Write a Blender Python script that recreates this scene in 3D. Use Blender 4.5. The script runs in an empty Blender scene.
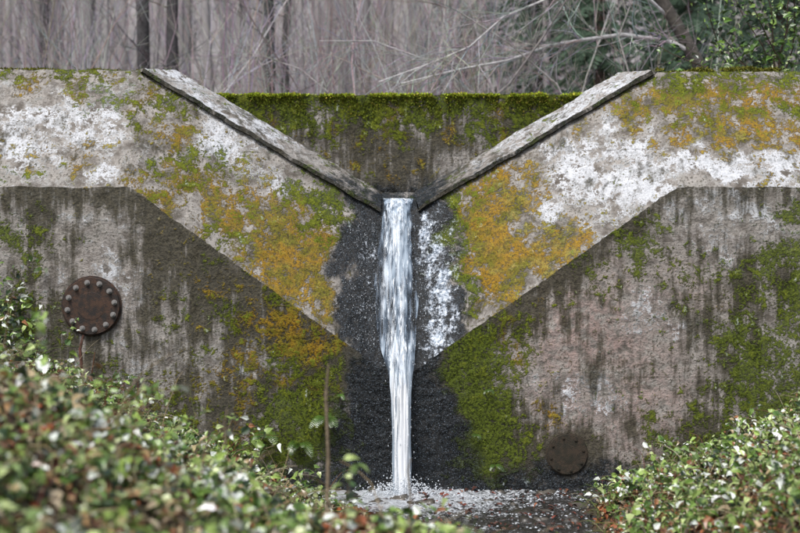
import bpy, math, random
import numpy as np
from mathutils import Vector
random.seed(7); rng=np.random.default_rng(7)
scene=bpy.context.scene

# ------------------------------------------------------------------ noise
_perm=rng.permutation(256); _perm=np.concatenate([_perm,_perm,_perm])
_g=rng.normal(size=(256,3)); _g/=np.linalg.norm(_g,axis=1)[:,None]
def pn(P):
    Pi=np.floor(P).astype(int); f=P-Pi; Pi=Pi&255
    u=f*f*f*(f*(f*6-15)+10); out=0
    for dx in (0,1):
        for dy in (0,1):
            for dz in (0,1):
                h=_perm[_perm[_perm[(Pi[:,0]+dx)&255]+((Pi[:,1]+dy)&255)]+((Pi[:,2]+dz)&255)]&255
                g=_g[h]; d=g[:,0]*(f[:,0]-dx)+g[:,1]*(f[:,1]-dy)+g[:,2]*(f[:,2]-dz)
                w=(u[:,0] if dx else 1-u[:,0])*(u[:,1] if dy else 1-u[:,1])*(u[:,2] if dz else 1-u[:,2])
                out=out+w*d
    return out*1.6
def fbm(P,scale,octv=4,off=0.0):
    P=np.asarray(P,float)*scale+off; a=1; s=0; t=0
    for i in range(octv):
        s=s+a*pn(P*(2**i)+i*17.3); t+=a; a*=.55
    return s/t*1.5
def sstep(a,b,x):
    t=np.clip((x-a)/(b-a),0,1); return t*t*(3-2*t)

# ------------------------------------------------------------------ mesh helpers
def mk(name,V,F,mats,smooth=False,attrs=None,midx=None):
    me=bpy.data.meshes.new(name)
    V=np.asarray(V,np.float32)
    if isinstance(F,np.ndarray):
        n,k=F.shape
        me.vertices.add(len(V)); me.vertices.foreach_set('co',V.ravel())
        me.loops.add(n*k); me.loops.foreach_set('vertex_index',F.astype(np.int32).ravel())
        me.polygons.add(n); me.polygons.foreach_set('loop_start',np.arange(0,n*k,k,dtype=np.int32))
        me.update(calc_edges=True)
    else:
        me.from_pydata(V.tolist(),[],F)
    for m in (mats if isinstance(mats,list) else [mats]): me.materials.append(m)
    if midx is not None: me.polygons.foreach_set('material_index',np.asarray(midx,np.int32))
    me.polygons.foreach_set('use_smooth',np.full(len(me.polygons),smooth))
    if attrs:
        for k,a in attrs.items():
            at=me.attributes.new(k,'FLOAT_COLOR','POINT')
            at.data.foreach_set('color',np.asarray(a,np.float32).ravel())
    me.update()
    ob=bpy.data.objects.new(name,me); scene.collection.objects.link(ob); return ob
def grid_faces(nu,nv,off=0):
    i=np.arange(nu-1)[:,None]*nv+np.arange(nv-1)[None,:]
    i=i.ravel()+off
    return np.stack([i,i+nv,i+nv+1,i+1],1)
class Tubes:
    def __init__(s): s.V=[];s.F=[];s.C=[];s.n=0
    def add(s,pts,rad,sides=5,col=(1,1,1)):
        pts=[Vector(p) for p in pts]; m=len(pts)
        if m<2: return
        base=s.n
        for i,p in enumerate(pts):
            d=(pts[min(i+1,m-1)]-pts[max(i-1,0)])
            d=d.normalized() if d.length>1e-9 else Vector((0,0,1))
            a=d.cross(Vector((0.3,1,0.1))); a=a.normalized() if a.length>1e-3 else Vector((1,0,0))
            b=d.cross(a); r=rad[i] if hasattr(rad,'__len__') else rad
            for k in range(sides):
                t=2*math.pi*k/sides; q=p+(a*math.cos(t)+b*math.sin(t))*r
                s.V.append((q.x,q.y,q.z)); s.C.append((*col,1))
        for i in range(m-1):
            for k in range(sides):
                k2=(k+1)%sides
                s.F.append((base+i*sides+k,base+i*sides+k2,base+(i+1)*sides+k2,base+(i+1)*sides+k))
        s.n+=m*sides
    def make(s,name,mat): return mk(name,np.array(s.V),np.array(s.F),mat,True,{'col':s.C})

# ------------------------------------------------------------------ node helpers
def newmat(name):
    m=bpy.data.materials.new(name); m.use_nodes=True; nt=m.node_tree
    return m,nt,nt.nodes['Principled BSDF']
def noise(nt,vec,scale,detail=6,rough=.6,dist=0):
    n=nt.nodes.new('ShaderNodeTexNoise'); n.inputs['Scale'].default_value=scale
    n.inputs['Detail'].default_value=detail; n.inputs['Roughness'].default_value=rough
    n.inputs['Distortion'].default_value=dist
    nt.links.new(vec,n.inputs['Vector']); return n.outputs['Fac']
def math_(nt,op,a,b=None,c=None,clamp=False):
    n=nt.nodes.new('ShaderNodeMath'); n.operation=op; n.use_clamp=clamp
    for i,v in enumerate((a,b,c)):
        if v is None: continue
        if isinstance(v,(int,float)): n.inputs[i].default_value=v
        else: nt.links.new(v,n.inputs[i])
    return n.outputs[0]
def mr(nt,v,a,b,lo=0,hi=1,smooth=True):
    n=nt.nodes.new('ShaderNodeMapRange'); n.interpolation_type='SMOOTHSTEP' if smooth else 'LINEAR'
    nt.links.new(v,n.inputs[0]); n.inputs[1].default_value=a; n.inputs[2].default_value=b
    n.inputs[3].default_value=lo; n.inputs[4].default_value=hi; return n.outputs[0]
def mix(nt,f,a,b,mode='MIX'):
    n=nt.nodes.new('ShaderNodeMix'); n.data_type='RGBA'; n.blend_type=mode
    if isinstance(f,(int,float)): n.inputs[0].default_value=f
    else: nt.links.new(f,n.inputs[0])
    for i,v in ((6,a),(7,b)):
        if isinstance(v,tuple): n.inputs[i].default_value=(*v,1)
        else: nt.links.new(v,n.inputs[i])
    return n.outputs[2]
def bump(nt,h,s,d,nrm=None):
    n=nt.nodes.new('ShaderNodeBump'); n.inputs['Strength'].default_value=s; n.inputs['Distance'].default_value=d
    nt.links.new(h,n.inputs['Height'])
    if nrm: nt.links.new(nrm,n.inputs['Normal'])
    return n.outputs[0]
def objco(nt): return nt.nodes.new('ShaderNodeTexCoord').outputs['Object']
def mapping(nt,vec,sc,loc=(0,0,0)):
    n=nt.nodes.new('ShaderNodeMapping'); n.inputs['Scale'].default_value=sc; n.inputs['Location'].default_value=loc
    nt.links.new(vec,n.inputs['Vector']); return n.outputs[0]
def attr(nt,name):
    a=nt.nodes.new('ShaderNodeAttribute'); a.attribute_name=name; return a
def sep(nt,c):
    s=nt.nodes.new('ShaderNodeSeparateColor'); nt.links.new(c,s.inputs[0]); return s.outputs

# ------------------------------------------------------------------ concrete material
def concrete_material():
    m,nt,b=newmat('mossy_concrete'); co=objco(nt)
    a1=attr(nt,'zone'); z=sep(nt,a1.outputs['Color']); wet=a1.outputs['Alpha']
    a2=attr(nt,'zone2'); z2=sep(nt,a2.outputs['Color'])
    nA=noise(nt,co,4.5,4,.65); nB=noise(nt,mapping(nt,co,(1,1,1),(5,3,9)),9,5,.72); nC=noise(nt,mapping(nt,co,(1,1,1),(15,3,1)),36,3,.7)
    nD=noise(nt,mapping(nt,co,(3,3,.38),(1,13,1)),3.8,4,.65)   # drip streaks
    nE=noise(nt,mapping(nt,co,(1,1,1),(4,8,1)),110,1,.6)
    BC=math_(nt,'ADD',math_(nt,'MULTIPLY',nB,.68),math_(nt,'MULTIPLY',nC,.32))
    base=mix(nt,mr(nt,nA,.34,.66),(.125,.11,.094),(.39,.365,.335))
    base=mix(nt,mr(nt,nB,.40,.64,0,.75),base,(.46,.45,.43))
    base=mix(nt,math_(nt,'MULTIPLY',z2[0],mr(nt,nB,.38,.60,0,.85)),base,(.38,.255,.225))
    def mask(zn,n,k,lo,hi): return mr(nt,math_(nt,'ADD',zn,math_(nt,'MULTIPLY',math_(nt,'SUBTRACT',n,.5),k)),lo,hi)
    wl=mask(z[2],BC,3.8,.42,.68)
    base=mix(nt,wl,base,mix(nt,mr(nt,nC,.35,.65),(.50,.515,.54),(.74,.76,.79)))
    sp=mr(nt,nC,.52,.62); spm=mr(nt,nA,.38,.62,.12,.85)
    base=mix(nt,math_(nt,'MULTIPLY',sp,spm),base,(.06,.054,.042))
    # broad soft lichen / algae mottling
    base=mix(nt,mr(nt,math_(nt,'ADD',math_(nt,'MULTIPLY',nA,.5),math_(nt,'MULTIPLY',nB,.5)),.50,.60,0,.45),base,(.115,.105,.075))
    sx=nt.nodes.new('ShaderNodeSeparateXYZ'); nt.links.new(co,sx.inputs[0])
    zz=math_(nt,'ADD',sx.outputs['Z'],math_(nt,'MULTIPLY',nA,.05))
    pp=math_(nt,'ABSOLUTE',math_(nt,'SUBTRACT',math_(nt,'FRACT',math_(nt,'MULTIPLY',zz,1.30)),.5))
    jl=math_(nt,'MULTIPLY',mr(nt,pp,.0,.012,1,0),mr(nt,nB,.42,.56))
    base=mix(nt,math_(nt,'MULTIPLY',jl,.7),base,(.045,.04,.03))
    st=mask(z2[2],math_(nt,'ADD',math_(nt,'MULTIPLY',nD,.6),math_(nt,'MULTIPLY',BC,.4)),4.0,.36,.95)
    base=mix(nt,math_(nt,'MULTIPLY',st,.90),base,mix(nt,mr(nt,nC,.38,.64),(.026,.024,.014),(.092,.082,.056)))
    om=mask(z[1],BC,3.8,.40,.72)
    oc=mix(nt,mr(nt,nA,.36,.60),(.17,.165,.014),(.36,.205,.012))
    oc=mix(nt,mr(nt,nB,.53,.68,0,.9),oc,(.47,.36,.035))
    oc=mix(nt,mr(nt,nC,.34,.56),mix(nt,.8,oc,(.055,.038,.010)),oc)
    oc=mix(nt,mr(nt,nE,.40,.65,0,.6),oc,(.085,.06,.012))
    base=mix(nt,math_(nt,'MULTIPLY',om,.93),base,oc)
    gm=mask(z[0],BC,3.8,.42,.72)
    gc=mix(nt,mr(nt,nC,.36,.60),(.022,.030,.006),(.115,.155,.013))
    gc=mix(nt,mr(nt,nB,.53,.69,0,.8),gc,(.24,.28,.022))
    gc=mix(nt,mr(nt,nE,.40,.65,0,.6),gc,(.03,.038,.008))
    base=mix(nt,math_(nt,'MULTIPLY',gm,.93),base,gc)
    w=mr(nt,math_(nt,'ADD',wet,math_(nt,'MULTIPLY',math_(nt,'SUBTRACT',BC,.5),2.4)),.15,.80)
    wc=mix(nt,mr(nt,nC,.45,.62),(.004,.005,.006),(.020,.025,.030))
    wc=mix(nt,mr(nt,nE,.62,.70,0,.6),wc,(.24,.30,.37))
    wc=mix(nt,math_(nt,'MULTIPLY',gm,.5),wc,(.045,.062,.008))
    base=mix(nt,math_(nt,'MULTIPLY',w,.95),base,wc)
    sm=mask(z2[1],math_(nt,'ADD',math_(nt,'MULTIPLY',BC,.62),math_(nt,'MULTIPLY',nD,.38)),4.6,.40,1.0)
    base=mix(nt,math_(nt,'MULTIPLY',sm,mr(nt,nC,.30,.50,.35,1)),base,mix(nt,mr(nt,nC,.42,.62),(.32,.39,.48),(.76,.82,.90)))
    nt.links.new(base,b.inputs['Base Color'])
    nt.links.new(mr(nt,w,0,1,.95,.42,False),b.inputs['Roughness'])
    b.inputs['Specular IOR Level'].default_value=.2
    h=math_(nt,'ADD',BC,math_(nt,'MULTIPLY',math_(nt,'MAXIMUM',om,gm),.3))
    nt.links.new(bump(nt,h,.75,.055),b.inputs['Normal'])
    return m
CONC=concrete_material()

def colmat(name,rough=.7,nscale=30,var=.35,spec=.4,bumpd=0):
    m,nt,b=newmat(name); a=attr(nt,'col'); c=a.outputs['Color']
    if var:
        co=objco(nt); n=noise(nt,co,nscale,3,.6); c=mix(nt,mr(nt,n,.3,.7,var,0),c,(.01,.01,.008))
        if bumpd: nt.links.new(bump(nt,n,.7,bumpd),b.inputs['Normal'])
    nt.links.new(c,b.inputs['Base Color']); b.inputs['Roughness'].default_value=rough
    b.inputs['Specular IOR Level'].default_value=spec
    return m
LEAF=colmat('leaf',.30,25,0,.7)
DEAD=colmat('dead_leaf',.6,40,.35,.4)
BARK=colmat('bark',.9,14,.45,.2,.03)
TWIG=colmat('twig',.9,14,0,.2)
MOSSB=colmat('moss_blades',.8,30,0,.2)

# ------------------------------------------------------------------ DAM geometry
def patch(p00,p10,p01,p11,step=.025):
    p00,p10,p01,p11=[np.array(p,float) for p in (p00,p10,p01,p11)]
    lu=max(np.linalg.norm(p10-p00),np.linalg.norm(p11-p01)); lv=max(np.linalg.norm(p01-p00),np.linalg.norm(p11-p10))
    nu=max(3,int(lu/step)+1); nv=max(3,int(lv/step)+1)
    u=np.linspace(0,1,nu)[:,None,None]; v=np.linspace(0,1,nv)[None,:,None]
    P=(p00*(1-u)+p10*u)*(1-v)+(p01*(1-u)+p11*u)*v
    return P.reshape(-1,3),grid_faces(nu,nv)
X0,X1=-8,8
A0=(X0,.8,4.33);A1=(-2.75,.8,4.31);B1=(-.21,.8,2.81);B2=(.19,.8,2.83);A2=(2.70,.8,4.29);A3=(X1,.8,4.31)
D0=(X0,0,3.05);D1=(-2.70,0,3.03);C1=(-.15,0,1.18);C2=(.13,0,1.18);D2=(2.77,0,3.03);D3=(X1,0,3.03)
def dn(p,z=-.6): return (p[0],p[1],z)
K0=(X0,1.18,4.36);K1=(-2.42,1.18,4.36);L1=(-.19,1.18,3.035);L2=(.16,1.18,3.035);K2=(2.36,1.18,4.335);K3=(X1,1.18,4.34)
def off(p,dy,dz,dx=0): return (p[0]+dx,p[1]+dy,p[2]+dz)
a1=(-2.72,.745,4.285);b1=(-2.70,.745,4.322);c1=off(B1,-.055,-.005);e1=off(c1,0,.042)
a2=(2.67,.745,4.265);b2=(2.65,.745,4.302);c2=off(B2,-.055,-.005);e2=off(c2,0,.042)
patches=[('B',A0,A1,D0,D1),('B',A1,B1,D1,C1),('B',B1,B2,C1,C2),('B',B2,A2,C2,D2),('B',A2,A3,D2,D3),
 ('L',D0,D1,dn(D0),dn(D1)),('L',D1,C1,dn(D1),dn(C1)),('L',C1,C2,dn(C1),dn(C2)),('L',C2,D2,dn(C2),dn(D2)),('L',D2,D3,dn(D2),dn(D3)),
 ('T',K0,K1,A0,A1),('T',K2,K3,A2,A3),('S',L1,L2,B1,B2),
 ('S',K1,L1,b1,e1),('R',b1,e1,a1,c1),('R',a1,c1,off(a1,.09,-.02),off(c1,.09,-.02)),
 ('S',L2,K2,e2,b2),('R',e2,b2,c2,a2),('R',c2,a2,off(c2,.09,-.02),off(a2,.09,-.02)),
 ('T',K1,K1,off(A1,0,-.03),b1),('T',K2,K2,b2,off(A2,0,-.03)),('B',off(A1,.01,.0,-.03),b1,off(A1,0,-.05),a1),('B',b2,off(A2,.01,0,.03),a2,off(A2,0,-.05)),
 ('K',K0,K1,dn(K0,2),dn(K1,2)),('K',K1,L1,dn(K1,2),dn(L1,2)),('K',L1,L2,dn(L1,2),dn(L2,2)),('K',L2,K2,dn(L2,2),dn(K2,2)),('K',K2,K3,dn(K2,2),dn(K3,2))]
def blobs(x,z,L,grow=1.25,amp=.92):
    o=np.zeros_like(x)
    for cx,cz,rx,rz,a in L: o=np.maximum(o,a*amp*np.exp(-(((x-cx)/(rx*grow))**2+((z-cz)/(rz*grow))**2)))
    return o
def zones(kind,P):
    x=P[:,0];z=P[:,2]; n=len(P)
    f1=fbm(P,1.3,4,3.1); f2=fbm(P,3.2,4,11.7); f3=fbm(P,3.2,4,31.7); f4=fbm(P,2.2,4,51.2); f5=fbm(P,2.6,4,71.2)
    g=np.zeros(n);o=np.zeros(n);w=np.zeros(n);wet=np.zeros(n);pk=np.zeros(n);spk=np.zeros(n);st=np.zeros(n)
    xj=x+.28*f2; zj=z+.28*f3
    if kind in('B','T'):
        o=blobs(xj,zj,[(-1.05,2.35,.55,.65,1.08),(-1.5,2.75,.55,.35,.88),(-2.1,3.1,.6,.35,.8),(-2.35,3.6,.33,.5,.76),(-2.5,4.0,.3,.3,.66),(-.8,1.95,.3,.4,.95),(-3.4,3.35,.8,.2,.5),(-3.6,4.2,1,.15,.66),(-1.6,3.3,.5,.2,.45),
                     (.95,2.5,.42,.85,1.08),(1.35,2.25,.6,.30,1.0),(1.75,2.55,.5,.2,.75),(1.1,3.1,.35,.35,.85),(1.9,3.75,.4,.12,.5),(3.4,4.0,1.3,.3,.85),(2.85,4.0,.3,.3,.8),(3.2,3.6,.7,.2,.72),(3.9,3.6,.7,.3,.72),(5.5,3.8,1.5,.4,.8)])
        w=blobs(xj,zj,[(-3.6,3.7,1.4,.5,.70),(-1.8,3.5,.65,.5,.78),(-1.4,3.15,.5,.3,.62),(-3.5,3.2,1.0,.15,.55),(2.2,3.2,.65,.6,.84),(1.75,2.9,.5,.5,.8),(3.3,3.25,1.1,.22,.80),(-6,3.6,2,.6,.6),(6,3.4,2,.3,.6)])
        g=blobs(xj,zj,[(-.75,2.9,.3,.4,.85),(-1.2,3.0,.35,.3,.62),(-1.7,2.6,.3,.25,.6),(-2.1,3.2,.5,.35,.62),(-2.4,3.9,.35,.35,.66),(.50,2.5,.16,.65,1.0),(.66,2.0,.16,.4,.8),(.8,3.0,.25,.2,.6),(3.1,4.2,.8,.15,.82),(3.3,3.9,.8,.2,.55),(4.2,3.9,.5,.4,.7),(-2.9,4.1,.3,.3,.55),(-3.9,3.2,.4,.1,.5),(-3.5,4.25,1,.12,.72)])
        t=(z-1.2)/1.7
        lb=-.68+.12*t; rb=.66-.2*t
        wet=np.where(x<0,sstep(lb-.18,lb+.16,xj),1-sstep(rb-.14,rb+.14,xj))*(z<3.2)
        spk=blobs(x,z,[(.43,1.95,.17,.75,.86),(.30,2.45,.14,.5,.80),(.36,1.5,.14,.3,.84),(-.33,2.2,.12,.8,.36)],1,1)
        # damp dark margin round the wet chute
        near=1-sstep(.5,1.0,np.abs(x)+.2*f2)
        st=.28+.55*f5+.35*near*(z<2.9)
        g+=.30*f2*(z>1.5)+.12*near; o+=.34*f3; w+=.48*f4-.3*near
        o-=.6*wet; g-=.45*wet
        if kind=='T': g+=.45
    elif kind=='L':
        t=np.clip(z/1.2,0,1)
        lb=-.85+.36*t; rb=.98-.55*t
        wet=np.where(x<0,sstep(lb-.26,lb+.2,xj),1-sstep(rb-.25,rb+.28,xj))
        wet=np.maximum(wet,.8*(1-sstep(.05,.45,z+.2*f2)))
        g=blobs(xj,zj,[(-.9,.6,.55,.6,1.0),(-1.4,.4,.6,.3,.85),(-.75,1.25,.3,.3,.66),(-1.7,1.7,.6,.35,.5),(-1.15,2.0,.5,.25,.6),(-3.75,2.5,.3,.3,.65),(-3.9,1.6,.5,.5,.7),(-2.9,.9,.8,.4,.6),(-2.3,.5,.6,.4,.7),
                     (.80,.95,.34,.85,1.0),(.95,.35,.5,.4,.90),(1.15,1.4,.28,.5,.66),(3.5,1.2,.6,.8,.85),(4,.8,.6,.8,.9),(3.9,2.0,.4,.8,.8),(2.35,2.45,.4,.4,.72),(1.9,2.1,.35,.25,.66),(3.1,2.2,.4,.2,.5),(6,1.4,1.5,1,.8),(4,2.8,.4,.25,.7),(1.9,.2,.8,.2,.6),(2.9,.5,.5,.4,.66)])
        o=blobs(xj,zj,[(-1.15,1.55,.55,.55,.82),(-.85,1.0,.35,.45,.72),(-1.5,1.1,.5,.4,.5),(.95,1.5,.35,.4,.6),(-.75,1.5,.25,.2,.65),(-2.0,.9,.6,.4,.5),(1.3,1.0,.25,.35,.45),(-1.9,2.0,.5,.3,.4)])
        w=blobs(xj,zj,[(-1.55,1.25,.15,.13,1.0),(-2.9,2.1,.9,.35,.50),(-3.6,2.75,.6,.2,.52),(3.3,2.8,.8,.2,.66),(3.4,2.3,.6,.3,.5),(2.6,1.75,.5,.3,.55),(1.8,.9,.6,.3,.52),(-2.6,1.4,.5,.3,.48),(1.2,1.2,.2,.2,.4)])
        pk=blobs(x,z,[(1.9,1.5,.85,.7,1.0),(2.4,.8,.7,.5,.9),(1.6,.7,.5,.5,.9),(2.9,2.0,.7,.4,.6),(-3,2.0,1,.5,.25)])
        ze=np.where(x<0,np.clip(1.18+(-x-.15)*(1.85/2.55),1.18,3.04),np.clip(1.18+(x-.13)*(1.85/2.64),1.18,3.03))
        d=ze-z
        near=1-sstep(.7,1.35,np.abs(x)+.25*f2)
        st=.70*(1-sstep(.05,.75,d))*(x<-1.2)+.55*(1-sstep(.03,.45,d))*(x>0)+blobs(xj,zj,[(-2.2,2.0,.6,.9,.8),(-1.9,.7,.9,.6,.95),(-3.3,1.2,.8,.6,.75),(2.9,1.7,.4,1,.6),(1.4,1.9,.5,.3,.75),(1.3,.4,1.0,.45,.9),(-1.2,1.6,.6,.9,.85),(3.0,.4,1,.5,.8),(3.6,2.0,.4,.6,.6),(2.0,2.5,.4,.3,.55),(-3.6,2.3,.5,.3,.4)])
        st=np.clip(st,0,1)+.20+.55*near
        g+=.36*f2+.12*near; o+=.30*f3; w+=.34*f4-.3*near; st+=.6*f5+.25*f1
        g-=.35*wet; o-=.5*wet
    elif kind=='S':
        t=(z-2.8)/1.5
        w=.62*np.clip(t*1.6,0,1)+.3*f4; g=.22+.45*f2; st=.18+.55*(1-t)+.5*f1; wet=.95*(1-sstep(.0,.45,t+.15*f2))
        o=.12+.2*f3
    elif kind=='R': st+=.95+.3*f1; g+=.35+.3*f2; wet+=.45  # coping lip: colour darkened to paint the shadow line below the strip
    elif kind=='W':
        top=sstep(3.55,4.2,z+.3*f4); g=.30+.60*top+.5*f2; o=.26*top+.30+.4*f3; w=.05+.35*f4
        w+=blobs(x,z,[(.1,3.4,.6,.35,.42)]); g-=blobs(x,z,[(.1,3.3,.8,.3,.3)])
        st=.78+.45*f1; wet=.7*(1-sstep(3.1,3.35,z+.15*f2))
    else: st=st+.5; g=g+.4+.3*f2
    return np.stack([g,o,w,wet],1),np.stack([pk,spk,st,np.ones(n)],1)
def build_concrete(name,patches):
    Vs=[];Fs=[];Z1=[];Z2=[];off_=0;kinds=[]
    for k,a,b_,c,d in patches:
        st=.03 if k in 'BLWR' else .05
        P,F=patch(a,b_,c,d,st)
        z1,z2=zones(k,P)
        D=np.stack([fbm(P,2.5,3,1.),fbm(P,2.5,3,41.),fbm(P,2.5,3,81.)],1)*.014+np.stack([fbm(P,14,3,5.),fbm(P,14,3,45.),fbm(P,14,3,85.)],1)*.010
        Vs.append(P+D);Fs.append(F+off_);Z1.append(z1);Z2.append(z2);off_+=len(P);kinds+=[k]*len(P)
    V=np.concatenate(Vs);F=np.concatenate(Fs);z1=np.concatenate(Z1);z2=np.concatenate(Z2)
    return mk(name,V,F,CONC,True,{'zone':z1,'zone2':z2}),V,z1,np.array(kinds)
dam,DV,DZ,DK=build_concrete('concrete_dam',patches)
wp=[('W',(X0,2.6,4.27),(X1,2.6,4.27),(X0,2.6,2.4),(X1,2.6,2.4)),('T',(X0,3.0,4.28),(X1,3.0,4.28),(X0,2.6,4.27),(X1,2.6,4.27)),('K',(X0,3.0,4.28),(X1,3.0,4.28),(X0,3.0,2.4),(X1,3.0,2.4))]
rear,RV,RZ,RK=build_concrete('rear_concrete_wall',wp)

# ------------------------------------------------------------------ moss tufts
def blades(name,P,Nrm,size,cols,mat,spread=.8):
    n=len(P)
    d=Nrm+rng.normal(size=(n,3))*spread; d/=np.linalg.norm(d,axis=1)[:,None]
    s=rng.normal(size=(n,3)); s-= (s*d).sum(1)[:,None]*d; s/=np.linalg.norm(s,axis=1)[:,None]
    h=size*rng.uniform(.5,1.4,n)[:,None]
    wv=h*.28
    V=np.stack([P-s*wv,P+s*wv,P+d*h*.6+s*wv*.8,P+d*h,P+d*h*.6-s*wv*.8],1).reshape(-1,3)
    F=np.arange(n*5).reshape(n,5)
    C=np.repeat(np.concatenate([cols,np.ones((n,1))],1),5,0)
    return mk(name,V,F,mat,False,{'col':C})
prob=np.clip(np.maximum(DZ[:,0],DZ[:,1]*.8)-.50,0,1)*(np.isin(DK,['B','L','T']))*(np.abs(DV[:,0])<5)
idx=np.nonzero(rng.random(len(DV))<prob*.7)[0]; idx=np.repeat(idx,3)
Pm=DV[idx]+rng.normal(size=(len(idx),3))*np.array([.018,.002,.018])
isg=(DZ[idx,0]>DZ[idx,1])[:,None]
Cm=np.where(isg,np.array([.12,.155,.016]),np.array([.29,.22,.02]))*rng.uniform(.25,1.5,(len(idx),1))
Nm=np.where((DK[idx]=='L')[:,None],np.array([0,-1,.2]),np.array([0,-.85,.55]))
blades('wall_moss',Pm,Nm,.013,Cm,MOSSB,.7)
n=30000
xx=rng.uniform(-3.5,3.5,n); yy=rng.uniform(2.56,3.0,n); zz=np.full(n,4.27)
front=rng.random(n)<.5; yy[front]=2.585
Pt=np.stack([xx,0*xx,0*xx],1); hx=fbm(Pt,1.6,4,7)
zz[front]=4.27-np.abs(rng.exponential(1,front.sum())*(.04+.22*np.clip(hx[front]+.05,0,1)))
Pt=np.stack([xx,yy,zz],1); hb=fbm(Pt,3.5,3,7)
keep=hb>-.25; Pt=Pt[keep]; Pt[:,2]+=np.clip(hb[keep],0,1)*.04*(Pt[:,1]>2.59)
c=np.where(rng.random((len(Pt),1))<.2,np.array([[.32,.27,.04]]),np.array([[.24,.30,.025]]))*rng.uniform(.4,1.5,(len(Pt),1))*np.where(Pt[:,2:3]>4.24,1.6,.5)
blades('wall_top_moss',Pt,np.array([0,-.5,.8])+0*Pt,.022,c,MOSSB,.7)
n=12000
xx=np.concatenate([rng.uniform(2.7,5,n//2),rng.uniform(-5,-2.7,n//3)]); zz=np.full(len(xx),4.31); yy=rng.uniform(.79,1.15,len(xx))
Pt=np.stack([xx,yy,zz],1); hb=fbm(Pt,3,3,2); k=hb>.02; Pt=Pt[k]; Pt[:,2]+=hb[k]*.04
blades('crest_moss',Pt,np.array([0,-.3,.9])+0*Pt,.024,np.array([.17,.17,.025])*rng.uniform(.5,1.4,(len(Pt),1)),MOSSB,.6)

# ------------------------------------------------------------------ TERRAIN in front
xs=np.array([-14,-8,-4,-3,-2,-1.5,-1,-.5,0,.5,1,1.5,2,3,4,8,14.])
ys=np.array([-30,-14,-10,-7,-3,0.3])
TZ=np.array([
 [2.5,2.0,1.5,1.4,1.1,1.0,.9,.8,.6,.4,.0,-.15,.2,.7,1.1,2,2.8],
 [2.8,2.2,1.6,1.4,1.2,1.05,.92,.82,.7,.5,.0,-.15,.2,.9,1.3,2.1,2.9],
 [2.9,2.4,1.85,1.65,1.42,1.22,1.05,.90,.78,.58,.1,-.15,.3,1.1,1.4,2.2,3],
 [3.0,2.5,2.05,1.86,1.58,1.26,1.01,.85,.80,.60,.15,-.12,.4,1.2,1.5,2.3,3],
 [3.2,2.4,1.5,1.15,.75,.52,.32,.05,-.12,-.15,-.15,-.05,.28,.70,1.12,2.2,3],
 [3.2,2.3,1.40,.92,.44,.18,.0,-.12,-.15,-.15,-.15,-.15,-.04,.30,.72,1.8,2.6]])
def T(x,y):
    x=np.asarray(x,float);y=np.asarray(y,float)
    rows=np.stack([np.interp(x,xs,r) for r in TZ],0)
    j=np.clip(np.searchsorted(ys,y)-1,0,len(ys)-2); t=np.clip((y-ys[j])/(ys[j+1]-ys[j]),0,1); t=t*t*(3-2*t)*.5+t*.5
    ii=np.arange(len(x)); z=rows[j,ii]*(1-t)+rows[j+1,ii]*t
    P=np.stack([x,y,0*x],1); return z+fbm(P,.9,3,3)*.12+fbm(P,4,3,9)*.045
gx=np.concatenate([np.linspace(-60,-6,20),np.linspace(-5.9,5.9,170),np.linspace(6,60,20)]); gy=np.concatenate([np.linspace(-70,-15,18),np.linspace(-14.9,.3,160)])
GX,GY=np.meshgrid(gx,gy,indexing='ij'); P=np.stack([GX.ravel(),GY.ravel(),T(GX.ravel(),GY.ravel())],1)
def soil(name,c1,c2,c3):
    m,nt,b=newmat(name); co=objco(nt); n1=noise(nt,co,2.5,4,.65); n2=noise(nt,co,22,3,.7)
    c=mix(nt,mr(nt,n1,.35,.65),c1,c2); c=mix(nt,mr(nt,n2,.5,.65),c,c3)
    nt.links.new(c,b.inputs['Base Color']); b.inputs['Roughness'].default_value=.95
    nt.links.new(bump(nt,n2,.8,.06),b.inputs['Normal']); return m
mk('ground',P,grid_faces(len(gx),len(gy)),soil('soil',(.035,.026,.016),(.06,.055,.025),(.09,.055,.03)),True)

def water_mat():
    m,nt,b=newmat('stream_water'); co=objco(nt)
    n1=noise(nt,co,9,5,.7,1.0); n2=noise(nt,mapping(nt,co,(1,.7,1)),30,3,.6)
    ln=nt.nodes.new('ShaderNodeVectorMath'); ln.operation='DISTANCE'; nt.links.new(co,ln.inputs[0]); ln.inputs[1].default_value=(.0,-.2,0)
    near=mr(nt,ln.outputs['Value'],.15,1.8,.20,.0)
    f=mr(nt,math_(nt,'ADD',math_(nt,'ADD',math_(nt,'MULTIPLY',n1,.55),math_(nt,'MULTIPLY',n2,.45)),near),.54,.63)
    c=mix(nt,f,(.040,.038,.034),(.70,.74,.78)); nt.links.new(c,b.inputs['Base Color'])
    nt.links.new(mr(nt,f,0,1,.12,.6,False),b.inputs['Roughness'])
    nt.links.new(bump(nt,math_(nt,'ADD',n1,math_(nt,'MULTIPLY',n2,.4)),1.0,.14),b.inputs['Normal']); return m
gx=np.linspace(-1.6,2.9,160); gy=np.linspace(-14.5,0.05,420); GX,GY=np.meshgrid(gx,gy,indexing='ij')
P=np.stack([GX.ravel(),GY.ravel(),0*GX.ravel()],1); P[:,2]=fbm(P,3,3,6)*.018+fbm(P*np.array([1,.6,1]),11,2,6)*.016
mk('stream',P,grid_faces(len(gx),len(gy)),water_mat(),True)
gx=np.linspace(-7.9,7.9,160); gy=np.linspace(1.12,2.62,20); GX,GY=np.meshgrid(gx,gy,indexing='ij')
P=np.stack([GX.ravel(),GY.ravel(),2.95+0*GX.ravel()],1); P[:,2]+=fbm(P,4,2)*.006
mk('pool_water',P,grid_faces(len(gx),len(gy)),bpy.data.materials['stream_water'],True)

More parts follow.
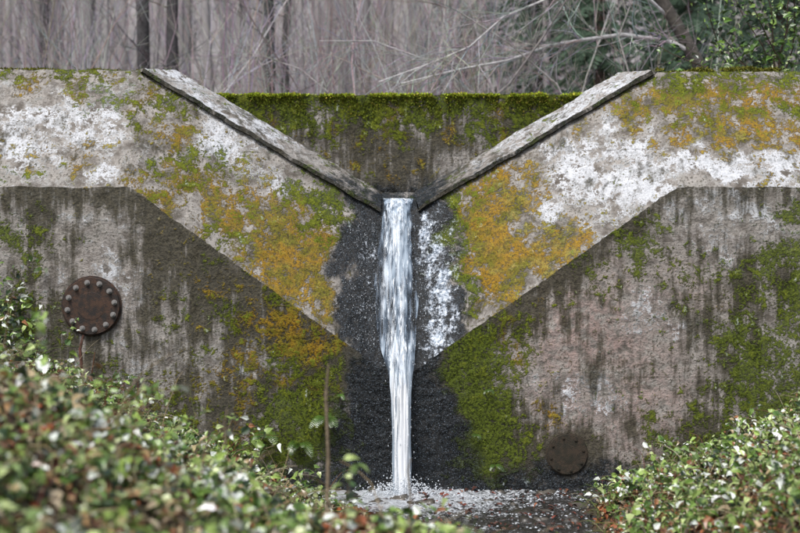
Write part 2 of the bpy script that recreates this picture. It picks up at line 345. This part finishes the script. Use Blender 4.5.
# ------------------------------------------------------------------ WATERFALL
def fall_mat(name,lo,hi,sx,seed,c0=(.30,.38,.47),col=(.80,.86,.92),amax=1.0):
    m,nt,b=newmat(name); co=objco(nt)
    n1=noise(nt,mapping(nt,co,(sx,sx*.3,.45),(seed,0,seed)),1.0,4,.6,.25)
    n2=noise(nt,mapping(nt,co,(sx*3.2,sx,1.2),(seed,0,seed)),1.0,2,.6)
    s=math_(nt,'ADD',math_(nt,'MULTIPLY',n1,.6),math_(nt,'MULTIPLY',n2,.4))
    a=attr(nt,'dens'); d=sep(nt,a.outputs['Color'])[0]
    sd_=math_(nt,'ADD',s,d)
    al=mr(nt,sd_,lo,hi,0,amax)
    c=mix(nt,mr(nt,sd_,.42,.64),c0,col)
    nt.links.new(c,b.inputs['Base Color']); nt.links.new(al,b.inputs['Alpha']); b.inputs['Roughness'].default_value=.3
    return m
tz=np.array([0.0,.5,.9,1.15,1.3,1.6,2.0,2.4,2.65,2.8,2.9,2.96,2.98])
ty=np.array([-.26,-.23,-.19,-.14,-.09,.08,.28,.48,.60,.70,.80,.95,1.25])
th=np.array([.092,.092,.100,.118,.150,.205,.22,.20,.175,.150,.145,.165,.17])
tc=np.array([.02,.015,.01,.0,-.01,-.03,-.035,-.035,-.03,-.03,-.02,-.02,-.02])
tt=np.linspace(0,1,len(tz))
def sheet(name,yo,wid,mat,seed,dens,amp=.02,nu=34,nv=260):
    t=np.linspace(0,1,nv); Z=np.interp(t,tt,tz);Y=np.interp(t,tt,ty)-yo;H=np.interp(t,tt,th)*wid;Cx=np.interp(t,tt,tc)
    u=np.linspace(-1,1,nu)
    U,Tt=np.meshgrid(u,np.arange(nv),indexing='ij')
    Zv=Z[Tt].ravel(); Ur=U.ravel()
    edge=1+.13*fbm(np.stack([np.sign(Ur)*9+seed,0*Ur,Zv*2.2],1),1,3)
    X=Cx[Tt].ravel()+Ur*H[Tt].ravel()*edge
    Yv=Y[Tt].ravel()+ (Ur**2)*.05 - amp*fbm(np.stack([X*14,0*X+seed,Zv*.9],1),1,3)
    P=np.stack([X,Yv,Zv],1)
    ed=1-np.abs(Ur)**2.5
    dv=dens[0]+dens[1]*ed+np.interp(Zv,[0,1.0,1.25,1.6,2.5,2.85,3],[.15,.12,.02,-.05,-.06,.0,.08])
    C=np.stack([dv,dv,dv,np.ones_like(dv)],1)
    return mk(name,P,grid_faces(nu,nv),mat,True,{'dens':C})
wf=bpy.data.objects.new('waterfall',None); scene.collection.objects.link(wf)
s1=sheet('back_sheet',0.0,1.0,fall_mat('fall_a',.34,.58,10,0,(.16,.22,.30),(.50,.60,.70),.8),0,(-.05,.12))
s2=sheet('mid_sheet',.035,.94,fall_mat('fall_b',.46,.64,17,7,(.26,.35,.45),(.76,.83,.90)),4,(-.07,.10),.03)
s3=sheet('front_sheet',.07,.78,fall_mat('fall_c',.50,.64,24,13,(.45,.53,.62),(.9,.93,.96)),9,(-.08,.09),.04)
for s in (s1,s2,s3): s.parent=wf
ico=[(0,0,1),(0,0,-1),(1,0,0),(-1,0,0),(0,1,0),(0,-1,0)]; icf=[(0,2,4),(0,4,3),(0,3,5),(0,5,2),(1,4,2),(1,3,4),(1,5,3),(1,2,5)]
def drops(name,P,S,mat,flat=1.0):
    n=len(P); V=(P[:,None,:]+np.array(ico)[None]*S[:,None,None]*np.array([1,1,flat])).reshape(-1,3)
    F=(np.array(icf)[None]+np.arange(n)[:,None,None]*6).reshape(-1,3)
    return mk(name,V,F,mat,True)
FO,nt,b=newmat('foam'); b.inputs['Base Color'].default_value=(.72,.77,.82,1); b.inputs['Roughness'].default_value=.4
n=300; z=rng.uniform(0.05,2.8,n); yb=np.interp(z,tz,ty)-rng.uniform(0,.1,n); xb=rng.normal(0,1,n)*np.interp(z,tz,th)*.72
d1=drops('droplets',np.stack([xb,yb,z],1),rng.uniform(.0012,.004,n),FO,4); d1.parent=wf
n=1500; r=np.abs(rng.normal(0,.18,n)); a=rng.uniform(0,6.28,n)
sp=np.stack([.02+r*np.cos(a)*1.2,-.26+r*np.sin(a)*.8,np.abs(rng.normal(0,.09,n))*np.exp(-r*2)],1); sp[:,1]=np.minimum(sp[:,1],-.03)
d2=drops('splash',sp,rng.uniform(.002,.010,n),FO); d2.parent=wf
n=1400; px=np.abs(rng.normal(.38,.12,n)); z=rng.uniform(1.35,2.75,n); px=np.where(rng.random(n)<.35,-px,px)
lim=np.where(px>0,(z-1.18)*(2.64/1.85)+.1,(z-1.18)*(2.55/1.85)+.1)
k=np.abs(px)<lim*.9; px=px[k];z=z[k]
def batter_y(x,z):
    ze=np.where(x<0,1.18+(-x-.15)*.7255,1.18+(x-.13)*.7008); zc=np.where(x<0,2.81+(-x-.21)*.5906,2.83+(x-.19)*.5817)
    return .8*np.clip((z-ze)/(zc-ze),0,1)
d3=drops('spray_beads',np.stack([px,batter_y(px,z)-.002,z],1),rng.uniform(.0012,.0038,len(z)),FO,1.8); d3.parent=wf
n=1300; fx=rng.uniform(-.6,2.3,n); fy=-np.abs(rng.normal(0,1.3,n))-.05
q=np.stack([fx,fy,0*fx],1); k=(fbm(q,3,3,2)>.1)&(T(fx,fy)<.01)
q=q[k]; q[:,2]=.012
drops('stream_foam',q,rng.uniform(.004,.018,len(q)),FO,.35)

def stones():
    V=[];F=[];off=0;C=[]
    for i in range(130):
        x=random.uniform(-.9,2.6);y=-random.uniform(.02,3.2);s=random.uniform(.03,.11)
        m=10
        for a_ in range(6):
            for b_ in range(m):
                th_=math.pi*a_/5;ph=2*math.pi*b_/m
                p=Vector((math.sin(th_)*math.cos(ph),math.sin(th_)*math.sin(ph)*.8,math.cos(th_)*.5))
                k=1+.25*math.sin(p.x*5+i)+.2*math.sin(p.y*7+i*2)
                V.append((x+p.x*s*k,y+p.y*s*k,-.02+p.z*s*k)); c=.05+.04*(i%3); C.append((c,c*.9,c*.75,1))
        for a_ in range(5):
            for b_ in range(m):
                F.append((off+a_*m+b_,off+(a_+1)*m+b_,off+(a_+1)*m+(b_+1)%m,off+a_*m+(b_+1)%m))
        off+=6*m
    mk('stream_stones',np.array(V),np.array(F),colmat('wet_stone',.3,30,.5,.5,.01),True,{'col':C})
stones()

# ------------------------------------------------------------------ FLANGES
def steel(name,c1,c2):
    m,nt,b=newmat(name); co=objco(nt); n1=noise(nt,co,14,5,.7);n2=noise(nt,co,90,3,.6)
    c=mix(nt,mr(nt,n1,.38,.62),c1,c2); c=mix(nt,mr(nt,n2,.5,.65,0,.6),c,(.02,.015,.012))
    nt.links.new(c,b.inputs['Base Color']); b.inputs['Roughness'].default_value=.75; b.inputs['Metallic'].default_value=.05
    nt.links.new(bump(nt,n2,.5,.01),b.inputs['Normal']); return m
ST=steel('rusty_steel',(.020,.016,.014),(.075,.038,.022)); STD=steel('wet_rusty_steel',(.020,.018,.010),(.050,.034,.020))
BT,nt,b=newmat('bolt_steel'); b.inputs['Base Color'].default_value=(.26,.25,.24,1); b.inputs['Metallic'].default_value=.2; b.inputs['Roughness'].default_value=.5
def lathe(prof,n=56):
    V=[];F=[]
    for i in range(n):
        a=2*math.pi*i/n
        for r,h in prof: V.append((r*math.cos(a),-h,r*math.sin(a)))
    k=len(prof)
    for i in range(n):
        for j in range(k-1): F.append((i*k+j,((i+1)%n)*k+j,((i+1)%n)*k+j+1,i*k+j+1))
    return V,F
def flange(loc,R,nb,bolt=.024,dark=False,dp=1.0):
    M=STD if dark else ST
    e=bpy.data.objects.new('pipe_flange_cover',None); scene.collection.objects.link(e); e.location=loc; e.scale=(1,dp,1)
    V,F=lathe([(R*.97,-.03),(R,.0),(R,.045),(R*.985,.052),(R*.5,.052),(R*.48,.054),(R*.30,.055),(0.001,.055)])
    p=mk('plate',V,F,M,False); p.parent=e
    V,F=lathe([(R*1.04,-.03),(R*1.06,.012),(R*.9,.014)]); p=mk('gasket_ring',V,F,M,False); p.parent=e
    V=[];F=[];off=0
    for i in range(nb):
        a=2*math.pi*(i+.3)/nb; cx,cz=R*.83*math.cos(a),R*.83*math.sin(a)
        for (r,h0,h1,ns) in ((bolt*1.35,.05,.057,14),(bolt,.057,.078,6),(bolt*.55,.078,.092,8)):
            for h in (h0,h1):
                for k in range(ns):
                    t=2*math.pi*k/ns+i; V.append((cx+r*math.cos(t),-h,cz+r*math.sin(t)))
            for k in range(ns): F.append((off+k,off+(k+1)%ns,off+ns+(k+1)%ns,off+ns+k))
            F.append(tuple(off+ns+k for k in range(ns))); off+=2*ns
    p=mk('bolts',V,F,STD if dark else BT,False); p.parent=e
    return e
flange((-3.08,0,1.84),.285,12,.021)
flange((1.67,0,.36),.20,8,.015,True,.4)
t=Tubes()
t.add([(-3.14,-.25,.9),(-3.12,-.24,1.2),(-3.15,-.22,1.42),(-3.12,-.2,1.56)],[.020,.018,.016,.012],8,(.12,.06,.045))
t.add([(-2.97,-.3,.9),(-3.02,-.3,1.15),(-2.99,-.28,1.4)],[.009,.008,.005],6,(.14,.07,.04)); t.make('rusty_post',BARK)

# ------------------------------------------------------------------ LEAVES
def leaves(name,P,size,cols,mat,up=.55,asp=.72):
    n=len(P)
    nrm=rng.normal(size=(n,3)); nrm[:,2]=np.abs(nrm[:,2])+up*1.5; nrm[:,1]-=.5; nrm/=np.linalg.norm(nrm,axis=1)[:,None]
    d=rng.normal(size=(n,3)); d-=(d*nrm).sum(1)[:,None]*nrm; d/=np.linalg.norm(d,axis=1)[:,None]
    s=np.cross(nrm,d); L=(size*rng.uniform(.4,1.7,n))[:,None]; W=L*asp*.5*rng.uniform(.5,1.2,(n,1)); cv=L*.18
    b0=P-d*L*.5
    V=np.stack([b0, b0+d*L*.22+s*W+nrm*cv*.9, b0+d*L*.6+s*W*.62+nrm*cv, b0+d*L-nrm*cv*.6, b0+d*L*.6-s*W*.62+nrm*cv, b0+d*L*.22-s*W+nrm*cv*.9, b0+d*L*.5+nrm*cv*.2],1).reshape(-1,3)
    base=np.arange(n)[:,None]*7
    q1=base+np.array([[0,6,2,1]]); q2=base+np.array([[0,5,4,6]]); t1=base+np.array([[6,3,2]]); t2=base+np.array([[6,4,3]])
    tri=np.concatenate([q1[:,[0,1,2]],q1[:,[0,2,3]],q2[:,[0,1,2]],q2[:,[0,2,3]],t1,t2],0)
    C=np.repeat(np.concatenate([cols,np.ones((n,1))],1),7,0)
    return mk(name,V,tri,mat,False,{'col':C})
def palette(n,pal,w,var=.35):
    w=np.array(w,float);w/=w.sum(); i=rng.choice(len(pal),n,p=w); c=np.array(pal)[i]*rng.uniform(1-var,1+var,(n,1)); return np.clip(c,0,.9)
GP=[(.07,.14,.025),(.14,.23,.05),(.24,.34,.08),(.40,.48,.20),(.70,.75,.68),(.02,.04,.014),(.24,.11,.05),(.38,.30,.17)]
GW=[19,22,19,12,11,24,4,5]
def scatter(n,x0,x1,y0,y1,hgt,minz=.02,thr=-.3,sc=1.6):
    x=rng.uniform(x0,x1,n);y=rng.uniform(y0,y1,n);z=T(x,y); P=np.stack([x,y,z],1)
    c=fbm(P,sc,4,20); k=(z>minz)&(c>thr+rng.normal(0,.12,n)); P=P[k]; c=c[k]
    P[:,2]+=rng.random(len(P))**1.6*hgt*np.clip(.25+2.0*c,.08,2.2); return P
t=Tubes(); shoots=[]
def arc(p,d,L,seg=7,droop=.6,jit=.12):
    pts=[Vector(p)]; d=Vector(d).normalized()
    for i in range(seg):
        d=(d+Vector((random.gauss(0,jit),random.gauss(0,jit),random.gauss(0,jit)-droop/seg))).normalized()
        pts.append(pts[-1]+d*L/seg)
    return pts
for i in range(1900):
    left=i%3>0
    if left: x=random.uniform(-4.3,.9);y=random.uniform(-10,-.3)
    else: x=random.uniform(1.7,4.6);y=random.uniform(-5,-.2)
    z=float(T([x],[y])[0])
    if z<.06: continue
    L=random.uniform(.2,.6)*(1.35 if x<-1.5 else 1); p=arc((x,y,z),(random.gauss(0,.7),random.gauss(0,.7),1),L,7,1.2)
    r=random.uniform(.002,.0055); c=random.choice([(.16,.09,.05),(.10,.12,.04),(.32,.25,.15),(.14,.04,.03),(.40,.35,.25),(.36,.30,.2)])
    t.add(p,[r*(1-.7*k/7) for k in range(8)],4,c)
    if i%4==1 or i%9==0:
        for q in p[2:]:
            for k in range(random.randint(1,4)): shoots.append((q.x+random.gauss(0,.035),q.y+random.gauss(0,.035),q.z+random.gauss(0,.02)))
t.make('bramble_stems',TWIG)
shoots=np.array(shoots)
PL=scatter(40000,-4.6,1.0,-10.5,-3.0,.18,.02,.0,2.6)
leaves('ivy_undergrowth',PL,.062,palette(len(PL),GP,GW),LEAF)
PL=scatter(20000,-5,-.5,-3.0,-.08,.18,.1,.0,2.6)
leaves('ivy_undergrowth',PL,.055,palette(len(PL),GP,GW),LEAF)
PL=scatter(28000,1.5,5.2,-6.5,-.1,.18,.08,.04,2.6)
leaves('bramble_undergrowth',PL,.052,palette(len(PL),GP,[20,22,15,8,9,24,7,9]),LEAF)
leaves('bramble_shoots',shoots,.058,palette(len(shoots),GP,[14,24,24,18,16,8,3,3]),LEAF,.4)
n=700; x=-4.1+rng.normal(0,.36,n); z=1.75+rng.normal(0,.26,n)-np.abs(x+4.1)*.2; y=-.05-rng.random(n)*.3
k=x<-3.5; leaves('climbing_ivy',np.stack([x,y,z],1)[k],.06,palette(k.sum(),GP,GW),LEAF,.1)
PD=np.concatenate([scatter(26000,-4.6,1.2,-10.5,-.1,.06,.0,-.9),scatter(14000,1.3,5,-6,-.1,.06,.02,-.9)])
PX=scatter(3400,-.5,1.0,-8.5,-5.0,.12,.3,-.7)
PD=np.concatenate([PD,PX,PX+np.array([.02,.03,.01])])
leaves('fallen_leaves',PD,.065,palette(len(PD),[(.30,.095,.035),(.17,.075,.04),(.36,.22,.10),(.46,.38,.26),(.06,.035,.02)],[4,5,4,3,5]),DEAD,.4,.6)
n=200; x=rng.uniform(.1,2.1,n); y=-rng.uniform(.05,2.2,n); leaves('stream_leaves',np.stack([x,y,0*x+.02],1),.055,palette(n,[(.2,.05,.03),(.08,.03,.02),(.3,.12,.06)],[2,4,1]),DEAD,2,.6)
t=Tubes()
for i in range(5200):
    x=random.uniform(-4.2,.8) if i%2 else random.uniform(1.55,4.4); y=random.uniform(-9,-.12)
    z=float(T([x],[y])[0])
    if z<.0: continue
    L=random.uniform(.10,.38); p=arc((x,y,z),(random.gauss(0,.6),random.gauss(0,.5),1),L,4,1.4)
    t.add(p,[.003,.003,.0025,.002,.0006],3,random.choice([(.12,.2,.04),(.2,.28,.07),(.44,.38,.22),(.07,.12,.03),(.35,.3,.18)]))
t.make('grass',TWIG)
t=Tubes()
for (x,y,z,h,r) in ((-.44,-5.6,.72,.93,.013),(-1.0,-6,1.0,.42,.006),(.05,-6,.78,.36,.006)):
    t.add([(x,y,z),(x+.01,y,z+h*.4),(x-.005,y,z+h*.8),(x+.012,y,z+h)],[r,r,r*.8,r*.6],6,(.24,.19,.13))
t.make('dry_stalk',BARK)

def fern(name,base,n,L,dirx):
    V=[];F=[];C=[]
    for i in range(n):
        a=random.uniform(-1.2,1.2)+dirx
        pts=arc(base,(math.sin(a)*.8,-.7,math.cos(a)*.9),L*random.uniform(.6,1.1),14,2.0,.05)
        g=random.uniform(.7,1.3)
        for j in range(1,14):
            p=pts[j]; d=(pts[j+1]-pts[j-1]).normalized(); s=d.cross(Vector((0,-.6,.8))).normalized()
            w=L*.18*math.sin(math.pi*(j+1)/16)
            for sg in (-1,1):
                o=len(V); tip=p+s*sg*w+d*w*.35+Vector((0,0,-.15*w))
                V+= [tuple(p-d*L*.010),tuple(p+s*sg*w*.5-d*L*.010+d*w*.15),tuple(tip),tuple(p+s*sg*w*.5+d*L*.015+d*w*.2),tuple(p+d*L*.015)]
                F.append((o,o+1,o+2,o+3,o+4)); C+=[(.06*g,.12*g,.02*g,1)]*5
    mk(name,V,F,LEAF,False,{'col':C})
for bx,bz,L,n in ((-1.35,.55,.28,9),(-.75,.72,.26,10),(-1.0,.45,.26,9),(-1.55,.3,.22,7),(-.62,.95,.14,6),(.75,.55,.12,6),(.9,1.0,.10,5),(.95,.25,.15,6),(-3.55,2.2,.16,5)):
    fern('fern',(bx,-.03,bz),n,L,0)

# ------------------------------------------------------------------ BACKGROUND hillside
def HZ(x,y):
    x=np.asarray(x,float);y=np.asarray(y,float)
    b=3.75+np.clip(y-6,0,None)*.06+np.clip(y-22,0,None)*.36
    P=np.stack([x,y,0*x],1); return b+fbm(P,.12,3,4)*.8*np.clip((y-3)/12,0,1)+fbm(P,.9,3,8)*.12
gx=np.linspace(-120,120,160); gy=np.concatenate([np.linspace(2.95,12,40),np.linspace(12.5,150,100)]); GX,GY=np.meshgrid(gx,gy,indexing='ij')
P=np.stack([GX.ravel(),GY.ravel(),HZ(GX.ravel(),GY.ravel())],1)
mk('hillside',P,grid_faces(len(gx),len(gy)),soil('leaf_litter',(.26,.245,.245),(.38,.36,.36),(.17,.16,.155)),True)

def grow(t,p,d,L,r,depth,col,jit=.16,up=.05,sides=4,nb=(3,5),ang=.8):
    seg=max(3,int(4+depth)); pts=[Vector(p)]; d=Vector(d).normalized(); dirs=[d]
    for i in range(seg):
        d=(d+Vector((random.gauss(0,jit),random.gauss(0,jit),random.gauss(0,jit)+up))).normalized(); pts.append(pts[-1]+d*L/seg); dirs.append(d)
    t.add(pts,[r*(1-.75*i/seg) for i in range(seg+1)],sides,tuple(c*random.uniform(.8,1.2) for c in col))
    if depth>0:
        for k in range(random.randint(*nb)):
            i=random.randint(1,seg); ax=Vector((random.gauss(0,1),random.gauss(0,1),random.gauss(0,1))).normalized()
            nd=(dirs[i]+ax*ang).normalized()
            grow(t,pts[i],nd,L*random.uniform(.4,.65),r*(1-.75*i/seg)*.6+.001,depth-1,col,jit,up,3,nb,ang)
def hz(x,y): return float(HZ([x],[y])[0])
for (x,y,r) in ((-5.1,14,.15),(-4.55,14,.14),(-2.66,14.5,.11),(-2.3,14.3,.09),(-7.6,16,.10),(3.0,17,.09)):
    t=Tubes(); z0=hz(x,y)-.3
    pts=[(x+.02*i*random.uniform(-1,1),y,z0+i*1.3) for i in range(9)]
    t.add(pts,[r*(1-.07*i) for i in range(9)],9,(.085,.082,.084))
    for k in range(26):
        i=random.uniform(1.2,8); zz=z0+i*1.3; a=random.uniform(0,6.28)
        grow(t,(x,y,zz),(math.cos(a),math.sin(a),.5),random.uniform(.8,2.0),.018,2,(.18,.17,.17))
    t.make('bare_tree',BARK)
t=Tubes()
for i in range(400):
    y=17+50*random.random()**1.2; u=random.uniform(-1,1); x=u*(y+14)*.36
    if u>.35 and random.random()<.6: continue
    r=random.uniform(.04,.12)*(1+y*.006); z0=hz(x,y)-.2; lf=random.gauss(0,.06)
    k=min(1,(y-17)/40); c=(.26+.28*k,.245+.275*k,.245+.28*k) if u<.3 else (.14+.14*k,.145+.14*k,.135+.14*k)  # haze painted into the bark colour: trunks get paler with distance
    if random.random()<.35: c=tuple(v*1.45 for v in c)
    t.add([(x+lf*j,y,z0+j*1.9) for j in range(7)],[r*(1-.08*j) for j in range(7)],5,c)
    for q in range(4):
        zz=z0+random.uniform(1,9); a=random.uniform(0,6.28)
        grow(t,(x,y,zz),(math.cos(a),math.sin(a),.9),random.uniform(1,2.4),.02,1,c)
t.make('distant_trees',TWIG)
t=Tubes()
for i in range(540):
    y=random.uniform(9,32); u=random.uniform(-1,1); x=u*(y+14)*.34; z0=hz(x,y)
    if u>.33 and random.random()<.7: continue
    c=random.choice([(.32,.29,.295),(.44,.41,.41),(.25,.22,.22),(.58,.56,.56),(.37,.31,.31)])
    grow(t,(x,y,z0),(random.gauss(0,.22),random.gauss(0,.2),1),random.uniform(2.5,5.2),.011+.0005*y,2,c,.10,.04,3,(4,6),.55)
t.make('brushwood',TWIG)
t=Tubes()
for i in range(300):
    y=random.uniform(4,9); x=random.uniform(-1,1)*(y+14)*.32; z0=hz(x,y)
    c=random.choice([(.27,.23,.23),(.38,.34,.34),(.18,.14,.13),(.14,.15,.07)])
    grow(t,(x,y,z0),(random.gauss(0,.45),random.gauss(0,.3),1),random.uniform(.5,1.5),.006,2,c,.15,.0,3,(2,4),.7)
t.make('scrub',TWIG)
t=Tubes(); pale=(.60,.59,.59); dark=(.10,.09,.08)
t.add([(5.3,7,3.6),(4.75,7,4.75),(4.25,7,5.7),(3.7,7,6.6),(3.2,7,7.6)],[.12,.11,.10,.09,.07],9,dark)
def limb(pts,r,c=pale):
    P=[Vector(p) for p in pts]; t.add(P,[r*(1-.6*i/(len(P)-1)) for i in range(len(P))],6,c)
    for i in range(1,len(P)):
        for k in range(5):
            d=(P[i]-P[i-1]).normalized()+Vector((random.gauss(0,.4),random.gauss(0,.4),random.gauss(0,.5)))
            q=P[i-1].lerp(P[i],random.random()); grow(t,q,d,random.uniform(.5,1.4),r*.38,2,c,.13,-.01,3,(2,4),.6)
limb([(4.4,7,5.45),(4.0,6.9,5.60),(3.3,6.8,5.68),(2.7,6.8,5.60),(2.2,6.75,5.50),(1.6,6.7,5.28),(.9,6.6,5.14),(0,6.6,4.92)],.035)
limb([(4.0,7,6.0),(3.5,6.6,6.33),(2.9,6.5,6.42),(2.3,6.4,6.2),(1.5,6.3,5.85),(1.0,6.2,5.4),(.4,6.2,5.15),(-.3,6.2,4.9)],.024)
limb([(1.0,6.5,4.4),(1.6,6.4,4.9),(2.1,6.4,5.6),(2.6,6.4,6.4),(2.9,6.4,7)],.022,(.28,.26,.25))
limb([(1.6,6.8,4.2),(1.1,6.8,4.8),(.4,6.8,5.3),(-.4,6.9,5.6),(-1.2,6.9,5.6)],.018,(.48,.46,.46))
limb([(2.6,6.5,4.2),(2.3,6.5,4.9),(1.6,6.5,5.5),(.8,6.5,6.0),(0,6.5,6.2)],.018,(.36,.34,.33))
limb([(-.6,7,4.1),(-.9,7,4.7),(-1.5,7,5.2),(-2.1,7,5.4)],.015,(.45,.42,.42))
limb([(3.3,6.5,4.2),(3.4,6.5,4.9),(3.2,6.5,5.6),(3.5,6.5,6.4)],.02,(.42,.40,.38))
t.make('leaning_tree',BARK)
def spruce(x,y,H,R,col):
    z0=hz(x,y)-.3; t=Tubes(); t.add([(x,y,z0),(x,y,z0+H)],[.14,.02],7,(.08,.06,.05))
    V=list(t.V);F=[tuple(f) for f in t.F];C=list(t.C); mi=[0]*len(F)
    zz=.4
    while zz<H*.75:
        rr=R*(1-zz/H)+.15
        for k in range(10):
            a=random.uniform(0,6.28); L=rr*random.uniform(.6,1.2); px,py,pz=x,y,z0+zz+random.uniform(-.12,.12)
            dx,dy=math.cos(a),math.sin(a); m=int(L/.085)+2
            for j in range(m):
                f=j/m; cx=px+dx*L*f; cy=py+dy*L*f; cz=pz-.28*L*f*f+.05*math.sin(j)
                for sg in (-1,1):
                    l=(.30*(1-f*.6))*random.uniform(.6,1.2); th_=random.uniform(.5,1.1)
                    ex=dx*math.cos(th_)-sg*dy*math.sin(th_); ey=dy*math.cos(th_)+sg*dx*math.sin(th_)
                    o=len(V); w=.028; g=random.uniform(.5,1.5)
                    V+=[(cx,cy,cz+w),(cx+ex*l*.5,cy+ey*l*.5,cz+w*.8-.05*l),(cx+ex*l,cy+ey*l,cz-.3*l),(cx+ex*l*.5,cy+ey*l*.5,cz-w-.08*l)]
                    F.append((o,o+1,o+2,o+3)); C+=[tuple(c*g for c in col)+(1,)]*4; mi.append(1)
        zz+=.26
    mk('spruce_tree',V,F,[BARK,MOSSB],False,{'col':C},mi)
for x,y,H,R in ((4.0,14,11,1.9),(5.6,13,12,2.1),(7.9,15,12,2.1),(3.2,18,12,2.0),(6.6,18,12,2.2)):
    spruce(x,y,H,R,(.075,.12,.080))
spruce(1.9,27,12,1.9,(.18,.22,.20))  # far spruce in a paler green, haze put into its colour
t=Tubes(); pts=[]
for i in range(24):
    p=(5.0+random.gauss(0,.3),3.9+random.gauss(0,.3),3.9)
    a=arc(p,(random.gauss(-.16,.42),random.gauss(0,.3),1),random.uniform(1.5,2.8),9,.3,.14); t.add(a,[.014*(1-.08*k) for k in range(10)],4,(.10,.07,.05))
    for q in a[3:]:
        for k in range(16): pts.append((q.x+random.gauss(0,.13),q.y+random.gauss(0,.13),q.z+random.gauss(0,.12)))
pts=np.array(pts); ob=leaves('leafy_shrub',pts,.070,palette(len(pts),[(.05,.11,.018),(.10,.20,.03),(.20,.32,.06),(.015,.035,.012),(.36,.44,.2)],[4,4,3,5,1]),LEAF,.3)
st=t.make('stems',BARK); st.parent=ob

# ------------------------------------------------------------------ LIGHT / WORLD / CAMERA
w=bpy.data.worlds.new('World'); scene.world=w; w.use_nodes=True; nt=w.node_tree
bg=nt.nodes['Background']; sky=nt.nodes.new('ShaderNodeTexSky'); sky.sky_type='NISHITA'; sky.sun_disc=False
EL,AZ=math.radians(58),math.radians(205)
sky.sun_elevation=EL; sky.sun_rotation=AZ; sky.dust_density=4; sky.air_density=1.0
hs=nt.nodes.new('ShaderNodeHueSaturation'); hs.inputs['Saturation'].default_value=.8
nt.links.new(sky.outputs[0],hs.inputs['Color']); nt.links.new(hs.outputs[0],bg.inputs[0]); bg.inputs[1].default_value=.15
sd=bpy.data.lights.new('sun','SUN'); sd.energy=2.9; sd.angle=math.radians(25); sd.color=(1,.985,.97)
so=bpy.data.objects.new('sun',sd); scene.collection.objects.link(so)
dv=Vector((math.sin(AZ)*math.cos(EL),math.cos(AZ)*math.cos(EL),math.sin(EL)))
so.rotation_euler=dv.to_track_quat('Z','Y').to_euler()
cd=bpy.data.cameras.new('camera'); cam=bpy.data.objects.new('camera',cd); scene.collection.objects.link(cam); scene.camera=cam
cam.location=(0,-14,2.235); cam.rotation_euler=(math.pi/2,0,0); cd.lens=63; cd.sensor_width=36; cd.clip_end=600
cd.dof.use_dof=True; cd.dof.focus_distance=14.2; cd.dof.aperture_fstop=1.3
scene.view_settings.view_transform='Standard'; scene.view_settings.look='None'; scene.view_settings.exposure=0
